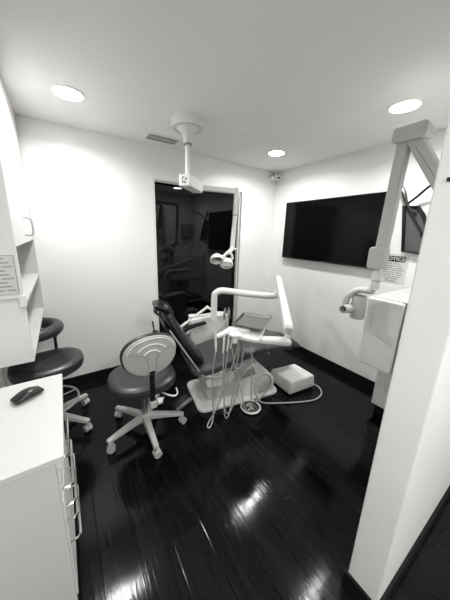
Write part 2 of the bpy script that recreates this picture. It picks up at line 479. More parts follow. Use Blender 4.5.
# black mesh apron rack
t = thing('mesh_rack', 'black framed mesh rack with crossing hooks on the right wall', 'rack', (R, .90, 1.46))
P4 = [(2.60, 1.0, 1.862), (2.60, .892, 1.84), (2.60, .845, 1.775), (2.60, .72, 1.50), (2.60, .72, 1.455), (2.60, .94, 1.47)]
bm = B(); tube(bm, P4 + [P4[0]], .017, 6, closed=True); obj('frame', bm, 'black', t)
obj('mesh_panel', prism(B(), [(2.603, y, z) for _, y, z in P4], (.008, 0, 0)), 'blackmesh', t, smooth=False)
bm = B(); tube(bm, [(2.58, 1.043, 2.03), (2.58, 1.01, 1.96), (2.575, .96, 1.85), (2.575, .80, 1.60)], lambda s: .012 + .006*math.sin(s*5), 8, smooth=4); obj('hook_arm', bm, 'black', t)
bm = B(); tube(bm, [(2.575, .975, 1.87), (2.56, .90, 1.93), (2.50, .80, 2.0), (2.45, .66, 2.05)], .010, 8, smooth=4); obj('hook_arm', bm, 'black', t)
for yy, zz in ((.82, 1.62), (.91, 1.79)): obj('wall_stud', box(B(), 2.6, R, yy-.02, yy+.02, zz-.02, zz+.02), 'black', t, smooth=False)

# ------------------------------------------------------------------ x-ray unit
t = thing('xray_unit', 'grey wall-mounted dental x-ray with folded scissor arm', 'x-ray machine', (1.76, .30, 1.35))
X0 = 1.74
obj('long_arm', bar(B(), (X0+.013, .735, 2.150), (X0+.013, .755, 1.384), .064, .066, up=Vector((1, 0, 0))), 'xray', t, bevel=.013, seg=3)
bm = B(); prism(bm, [(X0-.052, .697+u, 2.157+v) for u, v in rrect(.168, .082, .022)], (.045, 0, 0))
obj('elbow_cover', bm, 'xray', t, bevel=.006)
bm = B(); prism(bm, [(X0-.006, .697+u, 2.160+v) for u, v in rrect(.154, .07, .02)], (.068, 0, 0))
obj('elbow_block', bm, 'xray', t, bevel=.006)
obj('pivot_pin', lathe(B(), [(0, 0), (.012, 0), (.012, .03), (0, .03)], (X0, .700, 2.100)), 'black', t)
q0 = Vector((X0+.027, .685, 2.130)); q1 = Vector((X0+.027, .395, 1.66))
obj('folded_arm', bar(B(), q0, q1, .067, .098, up=Vector((1, 0, 0))), 'xray', t, bevel=.011, seg=3)
obj('arm_groove', bar(B(), q0 + Vector((-.0496, -.022, -.05)), q1 + Vector((-.0496, -.014, 0)), .004, .0012, up=Vector((1, 0, 0))), 'dim', t, smooth=False)
bm = B(); lathe(bm, [(0, -.09), (.042, -.09), (.042, .05), (0, .05)], (X0+.027, .395, 1.62)); box(bm, X0-.05, X0+.11, .301, .35, 1.44, 1.74); bar(bm, (X0+.027, .34, 1.58), (X0+.027, .395, 1.58), .06, .06)
obj('wall_mount', bm, 'xray', t, bevel=.006)
bm = B(); prism(bm, [(X0-.050, .758+u, 1.452+v) for u, v in rrect(.090, .140, .020)], (.095, 0, 0))
obj('lower_collar', bm, 'xray', t, bevel=.009, seg=3)
obj('swivel_tube', tube(B(), [(X0+.009, .750, 1.39), (X0+.009, .753, 1.242)], .027, 18), 'plastic', t)
obj('swivel_ring', lathe(B(), [(0, 0), (.0282, 0), (.0282, -.005), (0, -.005)], (X0+.009, .751, 1.304)), 'dim', t)
ya = Vector((X0+.009, .755, 1.228))
hc = Vector((X0+.031, .845, 1.085))
bm = B(); tube(bm, [ya, ya + Vector((0, .03, -.006)), ya + Vector((0, .085, -.010)), (X0-.004, .885, 1.190), (X0-.018, .910, 1.145), (X0-.022, .912, 1.075)], .030, 12, smooth=6, ry=.022)
obj('yoke', bm, 'xray', t)
obj('tube_head', lathe(B(), [(0, .089), (.044, .087), (.049, .080), (.050, -.070), (.044, -.082), (.024, -.088), (0, -.088)], hc, (0, 0, 1), 32), 'xray', t)
obj('head_cap', lathe(B(), [(0, .096), (.040, .094), (.042, .087), (0, .087)], hc, (0, 0, 1), 32), 'dim', t)
cd = Vector((-.95, .08, .03)).normalized(); cq = hc + Vector((-.027, .018, -.005)) + Vector((0, .0, 0)) + cd*.018
co = obj('cone', lathe(B(), [(0, 0), (.030, 0), (.030, .105), (.024, .105), (.022, .05), (0, .05)], cq, cd, 26), 'xray', t)
obj('cone_opening', lathe(B(), [(0, .053), (.0215, .053), (.0215, .051), (0, .051)], cq, cd, 20), 'black', co)

# small black fitting on the partition's face
tag(obj('wall_hook', box(B(), .941, .946, .261, .271, 1.742, 1.753), 'black', bevel=.001), 'tiny black hook high on the narrow end of the partition', 'hook')

# ------------------------------------------------------------------ wall cabinet at the left
YE = 1.57
t = thing('wall_cabinet', 'tall white wall cabinet with open shelves at the left wall', 'cabinet', ((XL+L)/2, (YE+D)/2, .87))
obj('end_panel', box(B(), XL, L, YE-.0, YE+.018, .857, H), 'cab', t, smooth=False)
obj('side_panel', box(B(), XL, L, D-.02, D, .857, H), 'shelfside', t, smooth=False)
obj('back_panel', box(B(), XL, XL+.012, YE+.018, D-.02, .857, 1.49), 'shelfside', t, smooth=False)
obj('shelf', box(B(), XL+.012, L, YE+.018, D-.02, 1.172, 1.190), 'top', t, smooth=False)
obj('shelf', box(B(), XL+.012, L, YE+.018, D-.02, .857, .875), 'top', t, smooth=False)
obj('upper_box', box(B(), XL, L-.02, YE+.018, D-.02, 1.49, H), 'cab', t, smooth=False)
for (a, b) in ((YE+.022, YE+.30), (YE+.303, D-.003)):
    dd = obj('door', box(B(), L-.018, L, a, b, 1.485, H-.004), 'cab', t, bevel=.003)
    if a > YE+.1:
        bm = B(); yy = 2.07
        tube(bm, [(L, yy, 1.535), (L+.028, yy, 1.532), (L+.043, yy, 1.545), (L+.045, yy, 1.60), (L+.04, yy, 1.635), (L+.022, yy, 1.645), (L, yy, 1.645)], .0055, 8, smooth=4)
        obj('handle', bm, 'stoolshell', dd)
obj('shelf_clip', box(B(), L-.02, L+.006, YE-.02, YE+.03, 1.175, 1.24), 'cab', t, bevel=.004)
t = thing('printed_notice', 'white sheet of small print fixed to the end panel of the wall cabinet', 'notice', (-.34, YE, 1.24))
obj('sheet', box(B(), -.480, -.205, YE-.003, YE, 1.247, 1.447), 'dim', t, smooth=False, label='dark edge line of the sheet')
obj('paper', box(B(), -.478, -.208, YE-.004, YE-.003, 1.2495, 1.4445), 'paper', t, smooth=False)
bm = B()
for k, w in enumerate((.20, .12, .14, .16, .15, .17, .13, .18, .12)):
    z = 1.43 - k*.02; x = -.262 - w + .012*(k%3)
    for s_ in range(3):
        l = w/3; box(bm, x+.03, x+.03+l*(.7+.2*random.random()), YE-.0046, YE-.004, z-.003, z+.003); x += l
obj('printed_lines', bm, 'dim', t, smooth=False)
tag(obj('document_ledge', box(B(), -.49, -.197, YE-.016, YE, 1.228, 1.238), 'cab', bevel=.002), 'thin white ledge under the printed sheet', 'ledge')

# ------------------------------------------------------------------ drawer unit with worktop, mouse
cy0, cy1 = .812, 1.37; zt = .85
tag(obj('worktop', box(B(), XL, -.065, cy0, cy1, zt-.024, zt), 'top', bevel=.003), 'white worktop with a black mouse on it', 'worktop')
t = thing('drawer_unit', 'white drawer unit with wire pulls under the worktop', 'drawer unit', (-.28, 1.09, 0))
obj('body', box(B(), XL, -.113, cy0+.04, cy1-.01, .09, zt-.024), 'cab', t, smooth=False)
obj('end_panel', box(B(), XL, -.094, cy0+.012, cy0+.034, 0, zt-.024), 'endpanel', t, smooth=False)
obj('toe_kick', box(B(), XL, -.13, cy0+.04, cy1-.01, 0, .09), 'base', t, smooth=False)
obj('hinge_block', box(B(), -.112, -.078, cy0+.036, cy0+.050, .775, .822), 'offplastic', t, smooth=False)
zs = [.825, .700, .615, .535, .435, .10]
opn = [0, .002, .004, .002, .002]
for k in range(5):
    z1_, z0_ = zs[k]-.003, zs[k+1]+.003; xo = opn[k]
    dr = obj('drawer', box(B(), -.1125, -.093+xo, cy0+.052, cy1-.012, z0_, z1_), 'cab', t, bevel=.002)
    zz = (.78, .645, .565, .49, .38)[k]
    fx = -.093+xo; px_ = fx+.036
    ya_, yb_ = .88, 1.12 - .0*k
    bm = B(); tube(bm, [(fx, ya_, zz), (px_-.01, ya_, zz), (px_, ya_+.01, zz), (px_, yb_-.01, zz), (px_-.01, yb_, zz), (fx, yb_, zz)], .005, 8)
    obj('handle', bm, 'chrome', dr)
# mouse
mc = Vector((-.192, 1.222, zt)); ma = math.radians(30)
t = thing('computer_mouse', 'black computer mouse lying on the worktop', 'mouse', mc, ma)
bm = B()
st = []
for k in range(9):
    s_ = k/8; x = -.046 + .092*s_
    w = .032*(1-.12*(abs(s_-.45)*2)**3); h = .013 + .007*math.sin(PI*s_)
    st.append(((x, 0, h*.95+.003), (0, w, 0), (0, 0, h*.9)))
pad(bm, st, 16, 2.4)
obj('shell', bm, 'black', t, local=True)
obj('scroll_wheel', lathe(B(), [(0, -.004), (.008, -.004), (.008, .004), (0, .004)], (.038, 0, .024), (0, 1, 0), 14), 'rubber', t, local=True)

# ------------------------------------------------------------------ stools
def stool_base(t, phase, rad, hub_z=.115):
    for k in range(5):
        a = phase + 2*PI*k/5; u = Vector((math.cos(a), math.sin(a), 0)); w = Vector((-u.y, u.x, 0))
        bm = B(); n = 7; rings = []
        for i in range(n):
            s_ = i/(n-1); c = u*(.02+(rad-.005)*s_) + Vector((0, 0, hub_z+.012 - .030*s_**1.6))
            hw = .030 - .009*s_; hh = .022 - .010*s_
            rings.append([bm.verts.new(c + w*x + Vector((0, 0, z))) for x, z in ((-hw, -hh), (-hw*.8, hh), (hw*.8, hh), (hw, -hh))])
        for a_, b_ in zip(rings[:-1], rings[1:]):
            for q in range(4): bm.faces.new((a_[q], a_[(q+1) % 4], b_[(q+1) % 4], b_[q]))
        bm.faces.new(rings[0][::-1]); bm.faces.new(rings[-1])
        lg = obj('leg', bm, 'stoolbase', t, local=True, bevel=.006, seg=3)
        c = u*rad; ax = (w*math.cos(.5+k) + u*math.sin(.5+k)).normalized(); fw = Vector((-ax.y, ax.x, 0))
        ca = B()
        for sgn in (-1, 1):
            lathe(ca, [(0, -.009), (.023, -.009), (.026, -.005), (.026, .005), (.023, .009), (0, .009)], c + ax*sgn*.014 + fw*.008 + Vector((0, 0, .0262)), ax, 20)
        tube(ca, [c + Vector((0, 0, .03)), c + Vector((0, 0, .088))], .009, 10)
        # hood
        outl = [c - ax*.024 + fw*(.008+math.cos(q)*.030) + Vector((0, 0, .027+math.sin(q)*.030)) for q in [PI*j/8 - .15 for j in range(9)]]
        prism(ca, outl, ax*.048)
        obj('caster', ca, 'stoolbase', lg, local=True)
    obj('hub', lathe(B(), [(0, .085), (.038, .085), (.042, .10), (.042, .135), (.03, .15), (0, .15)], (0, 0, 0)), 'stoolbase', t, local=True)

# stool seen from behind
t = thing('dental_stool', 'dark round-seat dental stool with a grey oval backrest', 'stool', (.428, 1.693, 0), 0, 'dental stools')
stool_base(t, math.radians(196), .295)
obj('gas_lift', tube(B(), [(0, 0, .14), (0, 0, .30)], .024, 20), 'chrome', t, local=True)
obj('piston', tube(B(), [(0, 0, .29), (0, 0, .44)], .014, 16), 'black', t, local=True)
def cushion(cx, cy, rx, ry, z0, th, rot=0., dip=.25, p=2.4, lift=0.):
    bm = B(); n = 40
    prof = [(0, 0), (.55, 0), (.86, .02), (.965, .18), (1.0, .5), (.975, .80), (.88, .97), (.72, 1.0), (.45, 1-dip*.6), (0, 1-dip)]
    rings = []
    for r, h in prof:
        if r == 0:
            rings.append([bm.verts.new((cx, cy, z0+h*th))]); continue
        ring = []
        for k in range(n):
            a = 2*PI*k/n; ca, sa = math.cos(a), math.sin(a)
            x = math.copysign(abs(ca)**(2/p), ca)*rx*r; y = math.copysign(abs(sa)**(2/p), sa)*ry*r
            ring.append(bm.verts.new((cx + x*math.cos(rot)-y*math.sin(rot), cy + x*math.sin(rot)+y*math.cos(rot), z0+h*th + lift*(r**2)*abs(ca)**2)))
        rings.append(ring)
    for a, b in zip(rings[:-1], rings[1:]):
        for k in range(n):
            k2 = (k+1) % n
            if len(a) == 1: bm.faces.new((a[0], b[k2], b[k]))
            elif len(b) == 1: bm.faces.new((a[k], a[k2], b[0]))
            else: bm.faces.new((a[k], a[k2], b[k2], b[k]))
    return bm
obj('seat', cushion(-.005, -.008, .248, .225, .440, .090, rot=-.1), 'vinyl', t, local=True)
obj('seat_plate', box(B(), -.09, .09, -.09, .09, .422, .438), 'black', t, local=True, bevel=.004)
# backrest, an oval shell facing the viewer
bcx, bcy, bcz = .002, -.233, .775
def oval(s, u, v):      # egg outline point at angle
    return u, v
def egg(a, w=.186, h=.150):
    x = math.cos(a)*w; z = math.sin(a)*h
    z += .02*(x/w)**2*-1 if z < 0 else 0
    return x*(1.0+.10*(z/h)), z
lean = .16
def bk(x, z, d):        # backrest point: x across, z up, d towards the viewer; slightly wrapped
    return Vector((bcx + x, bcy - d + .45*x*x - 0 + -lean*z*.3, bcz + z))
n = 44
def shell(d0, d1, s0, s1, s2, bm):
    """d0 back face depth, d1 front face; scale factors for back rim, mid, front"""
    rings = []
    for s_, d_ in ((0.0, d0), (.5*s0, d0), (s0, d0), (s1, (d0+d1)/2), (s2, d1), (.6*s2, d1+.006), (0., d1+.009)):
        if s_ == 0: rings.append([bm.verts.new(bk(0, 0, d_))])
        else: rings.append([bm.verts.new(bk(egg(2*PI*k/n)[0]*s_, egg(2*PI*k/n)[1]*s_, d_)) for k in range(n)])
    for a, b in zip(rings[:-1], rings[1:]):
        for k in range(n):
            k2 = (k+1) % n
            if len(a) == 1: bm.faces.new((a[0], b[k2], b[k]))
            elif len(b) == 1: bm.faces.new((a[k], a[k2], b[0]))
            else: bm.faces.new((a[k], a[k2], b[k2], b[k]))
    return bm
obj('backrest_cushion', shell(-.045, .004, .86, 1.03, .99, B()), 'vinyl', t, local=True)
bs = obj('backrest_shell', shell(-.002, .014, .94, .97, .93, B()), 'stoolshell', t, local=True)
# raised ribs and seams of the shell
def on_shell(x, z, e=.0): 
    q = min(1., math.hypot(x/.19, z/.145)); return bk(x, z, .0235 - .008*q*q + e)
bm = B()
for r0, a0, a1, w in ((.055, .55, 2.55, .005), (.098, .62, 2.5, .005),):
    tube(bm, [on_shell(r0*1.15*math.cos(a0+(a1-a0)*k/12), -.010 + r0*math.sin(a0+(a1-a0)*k/12)) for k in range(13)], w, 8)
tube(bm, [on_shell(egg(a)[0]*.86, egg(a)[1]*.86) for a in [PI*.10+PI*.80*k/20 for k in range(21)]], .0035, 8)
obj('rib', bm, 'plastic', bs, local=True)
bm = B()
for sgn in (-1, 1):
    tube(bm, [on_shell(sgn*.026, -.132), on_shell(sgn*.027, -.06), on_shell(sgn*.034, -.015), on_shell(sgn*.06, .018), on_shell(sgn*.105, .034), on_shell(sgn*.148, .045)], .0022, 6, smooth=5)
obj('seam', bm, 'dim', bs, local=True)
bm = B(); lathe(bm, [(.022, 0), (.022, .004), (.014, .004), (.014, 0)], on_shell(0, -.122, .0), (0, -1, 0), 20, sy=.55)
obj('badge', bm, 'chrome', bs, local=True)
obj('back_stem', bar(B(), bk(0, -.128, .003), (bcx, bcy+.005, .40), .035, .014, up=Vector((0, 1, 0))), 'black', t, local=True, bevel=.003)
bm = B(); obox(bm, (bcx, bcy+.01, .395), (.05, .05, .05)); bar(bm, (bcx, bcy+.02, .40), (0, -.03, .425), .04, .02)
obj('stem_bracket', bm, 'stoolbase', t, local=True, bevel=.006)
bm = B(); lathe(bm, [(0, 0), (.022, 0), (.024, .01), (.022, .035), (0, .035)], (bcx+.03, bcy+.005, .40), (1, 0, 0), 18); tube(bm, [(bcx+.06, bcy+.005, .40), (bcx+.085, bcy+.03, .395)], .007, 8)
obj('adjust_knob', bm, 'offplastic', t, local=True)
bm = B(); tube(bm, [(.04, -.08, .425), (.11, -.19, .41), (.16, -.23, .40), (.20, -.20, .39), (.21, -.15, .40)], .006, 8, smooth=5)
obj('height_lever', bm, 'plastic', t, local=True)

# assistant stool by the cabinet
t = thing('dental_stool', 'dark saddle stool with a curved torso bar by the wall cabinet', 'stool', (-.205, 2.09, 0), 0, 'dental stools')
stool_base(t, math.radians(-38), .30)
obj('gas_lift', tube(B(), [(0, 0, .14), (0, 0, .36)], .024, 20), 'chrome', t, local=True)
obj('piston', tube(B(), [(0, 0, .35), (0, 0, .53)], .014, 16), 'black', t, local=True)
obj('seat', cushion(.03, -.04, .235, .20, .53, .095, rot=.15, lift=.012), 'vinyl', t, local=True)
bm = B(); tube(bm, [(.20*math.cos(a), .20*math.sin(a), .245) for a in [2*PI*k/36 for k in range(36)]], .0085, 8, closed=True)
for a in (.4, 2.5, 4.6): tube(bm, [(.02*math.cos(a), .02*math.sin(a), .25), (.20*math.cos(a), .20*math.sin(a), .245)], .006, 6)
lathe(bm, [(.026, .23), (.036, .23), (.036, .27), (.026, .27)], (0, 0, 0))
obj('foot_ring', bm, 'hose', t, local=True)
bm = B()
cr = Vector((-.075, .185, .795))
arc = [cr + Vector((.185*math.cos(a), .17*math.sin(a), 0)) for a in [math.radians(-115 + 255*k/22) for k in range(23)]]
tube(bm, arc, lambda s_: .047*(1-.25*abs(2*s_-1)**6), 14)
obj('torso_bar', bm, 'vinyl', t, local=True)
bm = B(); tube(bm, [(.0, .0, .51), (.04, .13, .515), (.075, .235, .55), (.08, .25, .76)], .012, 10, smooth=5); lathe(bm, [(0, 0), (.024, 0), (.024, .05), (0, .05)], (.079, .248, .69))
obj('torso_bar_post', bm, 'black', t, local=True)

# ------------------------------------------------------------------ patient chair (built in its own frame: u towards the feet, v away, z up)
O = (1.2, 1.77, 0); CA = math.radians(-10.7)
t = thing('dental_chair', 'reclined dark dental chair on a white base in the middle of the room', 'dental chair', O, CA)
vz = Vector((0, 0, 1))
# seat pan and leg rest in one upholstered sweep
def seat_z(u): 
    pts = [(-.32, .475), (-.2, .468), (0, .51), (.18, .56), (.35, .563), (.6, .54), (.80, .50)]
    for (a, za), (b, zb) in zip(pts[:-1], pts[1:]):
        if u <= b: s_ = (u-a)/(b-a); s_ = s_*s_*(3-2*s_); return za+(zb-za)*s_
    return pts[-1][1]
def seat_w(u): return .250 - .02*max(0, u)/.86 - .055*max(0, (u-.2)/.66)**1.2
st = []
for k in range(15):
    u = -.30 + 1.02*k/14; z = seat_z(u); s_ = (seat_z(u+.02)-seat_z(u-.02))/.04
    nn = Vector((-s_, 0, 1)).normalized(); th = .052 - .012*max(0, u)/.86
    st.append((Vector((u, 0, z)) - nn*th, Vector((0, seat_w(u), 0)), nn*th))
obj('seat', pad(B(), st, 24, 3.4), 'seatvinyl', t, local=True)
# piping round the edge of the seat
bm = B()
uu = .40
tube(bm, [Vector((uu + .02*(1-abs(q)), q*(seat_w(uu)+.003), seat_z(uu)+.001 - .085*abs(q)**9)) for q in [-1+2*k/24 for k in range(25)]], .0045, 8)
obj('seat_piping', bm, 'hose', t, local=True)
obj('toe_cap', pad(B(), [((.715, 0, .478), (0, .198, 0), (0, 0, .040)), ((.815, 0, .462), (0, .17, 0), (0, 0, .034))], 24, 3), 'chairdark', t, local=True)
# lower frame
bm = B(); st = [((u, 0, seat_z(u)-.13), (0, .13, 0), (0, 0, .02)) for u in (-.24, -.05, .15, .32)]
obj('seat_frame', pad(bm, st, 16, 4), 'rubber', t, local=True)
# backrest
b0 = Vector((-.275, 0, .515)); b1 = Vector((-.512, 0, .900)); dv = (b1-b0).normalized(); nn = Vector((-dv.z, 0, dv.x)) * -1  # towards the patient
st = []
for k in range(10):
    s_ = k/9; w = .235 - .10*s_**1.5 + .012*math.sin(PI*s_); th = .05 - .008*s_
    st.append((b0 + (b1-b0)*s_ + nn*(-.012*math.sin(PI*s_)), Vector((0, w, 0)), nn*th))
obj('backrest', pad(B(), st, 24, 2.9), 'chairdark', t, local=True)
st = [(b0 + (b1-b0)*s_ - nn*.066, Vector((0, .20-.10*s_, 0)), nn*.015) for s_ in (.02, .3, .6, .9)]
obj('backrest_shell', pad(B(), st, 18, 3), 'chairdark', t, local=True)
bm = B()
rim = [b0 + (b1-b0)*s_ - nn*.052 + Vector((0, -(.238-.10*abs(s_)**1.5), 0)) for s_ in (.85, .6, .35, .1, -.08)]
rim += [Vector((-.26, -.25, .40)), Vector((-.14, -.275, .375)), Vector((0, -.28, .40)), Vector((.12, -.272, .45))]
tube(bm, rim, .007, 8, smooth=5)
obj('side_rim', bm, 'hose', t, local=True)
# headrest
h0 = Vector((-.590, 0, .990)); h1 = Vector((-.487, 0, .918)); hn = Vector((.50, 0, .86)).normalized()
st = [(h0 + (h1-h0)*s_ + hn*.012*math.sin(PI*s_), Vector((0, .102-.01*(2*s_-1)**2, 0)), hn*(.047-.012*abs(2*s_-1)**2)) for s_ in (0, .25, .5, .75, 1)]
obj('headrest', pad(B(), st, 20, 2.2), 'chairdark', t, local=True)
bm = B(); bar(bm, h0 - hn*.062 + Vector((-.0, 0, 0)), b1 + dv*.01 - nn*.05, .07, .012); bar(bm, h0 - hn*.055, h0 - hn*.03 + Vector((.03, 0, -.01)), .05, .03)
obj('headrest_bracket', bm, 'steel', t, local=True, bevel=.003)
bm = B(); tube(bm, [(-.60, -.09, .79), (-.635, -.11, .80), (-.645, -.11, .89)], .008, 8); lathe(bm, [(0, -.012), (.014, -.012), (.014, .012), (0, .012)], (-.635, -.11, .80), (0, 1, 0), 14)
obj('release_lever', bm, 'chrome', t, local=True)
# arm rests
for sg in (1,):
    bm = B(); pad(bm, [((-.34, sg*.315, .585), (0, .03, 0), (0, 0, .018)), ((-.25, sg*.315, .615), (0, .032, 0), (0, 0, .018)), ((-.15, sg*.315, .635), (0, .032, 0), (0, 0, .018)), ((-.06, sg*.315, .648), (0, .028, 0), (0, 0, .016))], 14, 2.6)
    ar = obj('armrest', bm, 'chairdark', t, local=True)
    obj('armrest_bracket', tube(B(), [(-.06, sg*.315, .62), (-.16, sg*.315, .605), (-.26, sg*.315, .55), (-.29, sg*.30, .44)], .016, 10, smooth=5), 'offplastic', ar, local=True)
# base: plate, lift housing, pump cover
out = rrect(.86, .49, .075)
bm = B(); prism(bm, [(.145+u, .018+v, 0) for u, v in out], (0, 0, .03))
obj('base_plate', bm, 'offplastic', t, local=True, bevel=.008, seg=3)
bm = B()
prof = [(-.17, .03), (-.19, .16), (-.17, .175), (.12, .185), (.14, .03)]
prism(bm, [(u, -.115, z) for u, z in prof], (0, .25, 0))
obj('lift_cover', bm, 'xray', t, local=True, bevel=.012, seg=3)
bm = B(); prof = [(-.20, .215), (-.225, .30), (-.205, .36), (-.13, .385), (-.05, .375), (-.035, .30), (-.05, .215)]
prism(bm, [(u, -.195, z) for u, z in prof], (0, .14, 0))
obj('lift_arm_cover', bm, 'plastic', t, local=True, bevel=.02, seg=4)
bm = B(); prof = [(-.0, .19), (.0, .36), (.10, .43), (.25, .43), (.20, .30), (.14, .19)]
prism(bm, [(u, -.07, z) for u, z in prof], (0, .16, 0))
obj('lift_arm', bm, 'dim', t, local=True, bevel=.012, seg=3)
bm = B(); prof = [(.12, .03), (.13, .20), (.20, .33), (.28, .375), (.34, .36), (.50, .20), (.535, .14), (.53, .03)]
prism(bm, [(u, -.185, z) for u, z in prof], (0, .37, 0))
pc = obj('pump_cover', bm, 'offplastic', t, local=True, bevel=.022, seg=4)
# dark panel on the slope of the cover and a slot
bm = B(); prism(bm, [(.145, -.1865, .235), (.205, -.1865, .325), (.265, -.1865, .35), (.30, -.1865, .26)], (0, .0015, 0)); obj('vent_panel', bm, 'dim', pc, local=True, smooth=False)
obj('round_cap', lathe(B(), [(0, 0), (.092, 0), (.095, .006), (.095, .012), (.086, .016), (0, .017)], (.395, -.184, .150), (0, -1, 0), 40), 'offplastic', pc, local=True)
obj('cap_mark', box(B(), .415, .435, -.2016, -.2005, .115, .119), 'ink', pc, local=True, smooth=False)
# hinge knob below seat
obj('hinge_cover', lathe(B(), [(0, 0), (.055, 0), (.065, .008), (.065, .05), (0, .05)], (.02, -.10, .27), (0, -1, 0), 30), 'plastic', t, local=True)
bm = B()
for k in range(5): bar(bm, (-.33+.02*k, -.12+.06*k, .40), (-.22, -.10+.05*k, .34), .01, .01)
obj('back_linkage', bm, 'hose', t, local=True)

# ------------------------------------------------------------------ cuspidor body + supports (far side of the chair), own thing
def cw(u, v, z):
    c, s_ = math.cos(CA), math.sin(CA); return Vector((O[0]+u*c-v*s_, O[1]+u*s_+v*c, z))
t = thing('delivery_system', 'white instrument delivery system with bent arms around the dental chair', 'dental delivery unit', cw(.03, .45, 0), CA)
bm = B(); 
prism(bm, [cw(-.18, .365, .33), cw(-.195, .365, .66), cw(-.18, .365, .683), cw(.18, .365, .700), cw(.25, .365, .69), cw(.255, .365, .40)], cw(0, .13, 0) - cw(0, 0, 0))
obj('side_box', bm, 'plastic', t, bevel=.02, seg=4)
bm = B(); prism(bm, [cw(-.12+u*1, .43+v, 0) for u, v in [(a+.14, b) for a, b in rrect(.22, .12, .03)]], (0, 0, .34)); obj('pedestal', bm, 'offplastic', t, bevel=.008)
bm = B(); prism(bm, [cw(-.16+u, .43+v, .690) for u, v in rrect(.09, .08, .03)], (0, 0, .018)); obj('box_lid', bm, 'offplastic', t, bevel=.005)
for k, (u, v) in enumerate(((.19, .37), (.215, .40), (.25, .37), (.265, .42))):
    bm = B(); q = cw(u, v, .70); lathe(bm, [(0, -.06), (.012, -.06), (.013, .01), (.009, .04), (.006, .065), (0, .065)], q, (0, 0, 1), 12); obj('valve', bm, 'chrome', t)
post = Vector((1.290, 2.052, 0)); zh = 1.0
obj('post', tube(B(), [(post.x, post.y, .68), (post.x, post.y, .93), (post.x+.012, post.y-.007, .972), (post.x+.045, post.y-.026, .997), (post.x+.10, post.y-.055, 1.0), (1.60, 1.845, .975), (1.78, 1.745, .958), (1.825, 1.715, .965), (1.85, 1.70, 1.0)], .033, 16, smooth=4), 'plastic', t)
sa0 = Vector((1.868, 1.725, 1.135)); sa1 = Vector((1.455, 1.20, .868))
dn = (sa1-sa0).normalized()
bm = B(); st = [(sa0 + (sa1-sa0)*s_, frame_of(dn).col[0]*(.030+.008*s_), frame_of(dn).col[2]*(.036+.008*s_)) for s_ in (0, .25, .5, .75, 1)]
obj('spring_arm', pad(bm, st, 18, 3.0), 'plastic', t)
obj('arm_tip', lathe(B(), [(0, -.035), (.022, -.03), (.034, -.012), (.038, .02), (.036, .04), (0, .05)], sa1 + Vector((-.0, .0, -.03)), (0, 0, 1), 22), 'offplastic', t)
jp = Vector((1.45, 1.195, .775))
obj('swivel_neck', lathe(B(), [(0, 0), (.028, 0), (.02, .02), (.02, .06), (0, .06)], jp), 'plastic', t)
hb = Vector((1.235, 1.36, .775))
bm = B(); st = [(Vector((1.452, 1.19, .745)) + (Vector((1.20, 1.345, .765))-Vector((1.452, 1.19, .745)))*s_, frame_of(hb-jp).col[0]*(.040-.012*s_), Vector((0, 0, .036-.010*s_))) for s_ in (0, .3, .7, 1)]
obj('lower_arm', pad(bm, st, 20, 2.6), 'plastic', t)
# head with the instrument holder
A0 = Vector((.925, 1.445, .80)); A1 = Vector((1.19, 1.50, .815))
bm = B(); st = [(A1 + Vector((.03, -.06, 0)), Vector((.02, .06, 0)), Vector((0, 0, .022))), (A1*.7 + A0*.3, Vector((.0, .045, 0)), Vector((0, 0, .024))), (A1*.4 + A0*.6, Vector((-.0, .026, 0)), Vector((0, 0, .02))), (A0*.9+A1*.1, Vector((0, .018, 0)), Vector((0, 0, .016)))]
obj('instrument_head', pad(bm, st, 18, 2.4), 'plastic', t)
bm = B(); prism(bm, [Vector((1.245, 1.40, .775)) + Matrix.Rotation(.65, 3, 'Z') @ Vector((u, v, 0)) for u, v in rrect(.30, .20, .03)], (0, 0, .03)); obj('head_body', bm, 'offplastic', t, bevel=.008)
obj('handle', tube(B(), [Vector((1.06, 1.37, .80)), Vector((1.12, 1.36, .80)), Vector((1.17, 1.36, .795))], .010, 8), 'plastic', t)
# the round white cup-like valve knob
cp = Vector((1.055, 1.365, .815))
obj('handle_cup', lathe(B(), [(0, -.055), (.020, -.055), (.024, -.02), (.022, -.01), (.040, .0), (.048, .010), (.047, .018), (.038, .014), (.03, .004), (0, .002)], cp, (0, 0, 1), 26), 'plastic', t)
# assistant's rod
obj('assistant_rod', tube(B(), [cw(-.33, .42, .565), cw(.01, .40, .80)], .015, 10), 'plastic', t)
obj('assistant_rod_link', tube(B(), [cw(.0, .40, .79), cw(.085, .33, .745)], .013, 10), 'plastic', t)

# tray
t = thing('instrument_tray', 'empty steel instrument tray on the delivery arm', 'tray', (1.33, 1.465, .85))
c4 = [Vector((1.112, 1.488, .85)), Vector((1.383, 1.668, .85)), Vector((1.54, 1.455, .85)), Vector((1.250, 1.262, .85))]
cc = sum(c4, Vector())/4
bm = B()
lv = []
for s_, dz in ((1.0, .012), (.96, .012), (.90, -.004), (.84, -.006)):
    lv.append([bm.verts.new(cc + (p-cc)*s_ + Vector((0, 0, dz))) for p in c4])
lo = [[bm.verts.new(v.co - Vector((0, 0, .002))) for v in r] for r in lv]
for rs, fl in ((lv, 0), (lo, 1)):
    for a, b in zip(rs[:-1], rs[1:]):
        for k in range(4): bm.faces.new((a[k], a[(k+1) % 4], b[(k+1) % 4], b[k]))
    bm.faces.new(rs[-1])
for k in range(4): bm.faces.new((lv[0][k], lv[0][(k+1) % 4], lo[0][(k+1) % 4], lo[0][k]))
obj('pan', bm, 'steel', t, bevel=.002)
bm = B(); tube(bm, [p + (p-cc)*.0 + Vector((0, 0, .013)) for p in c4] + [c4[0] + Vector((0, 0, .013))], .004, 8, closed=True)
obj('rolled_rim', bm, 'chrome', t)
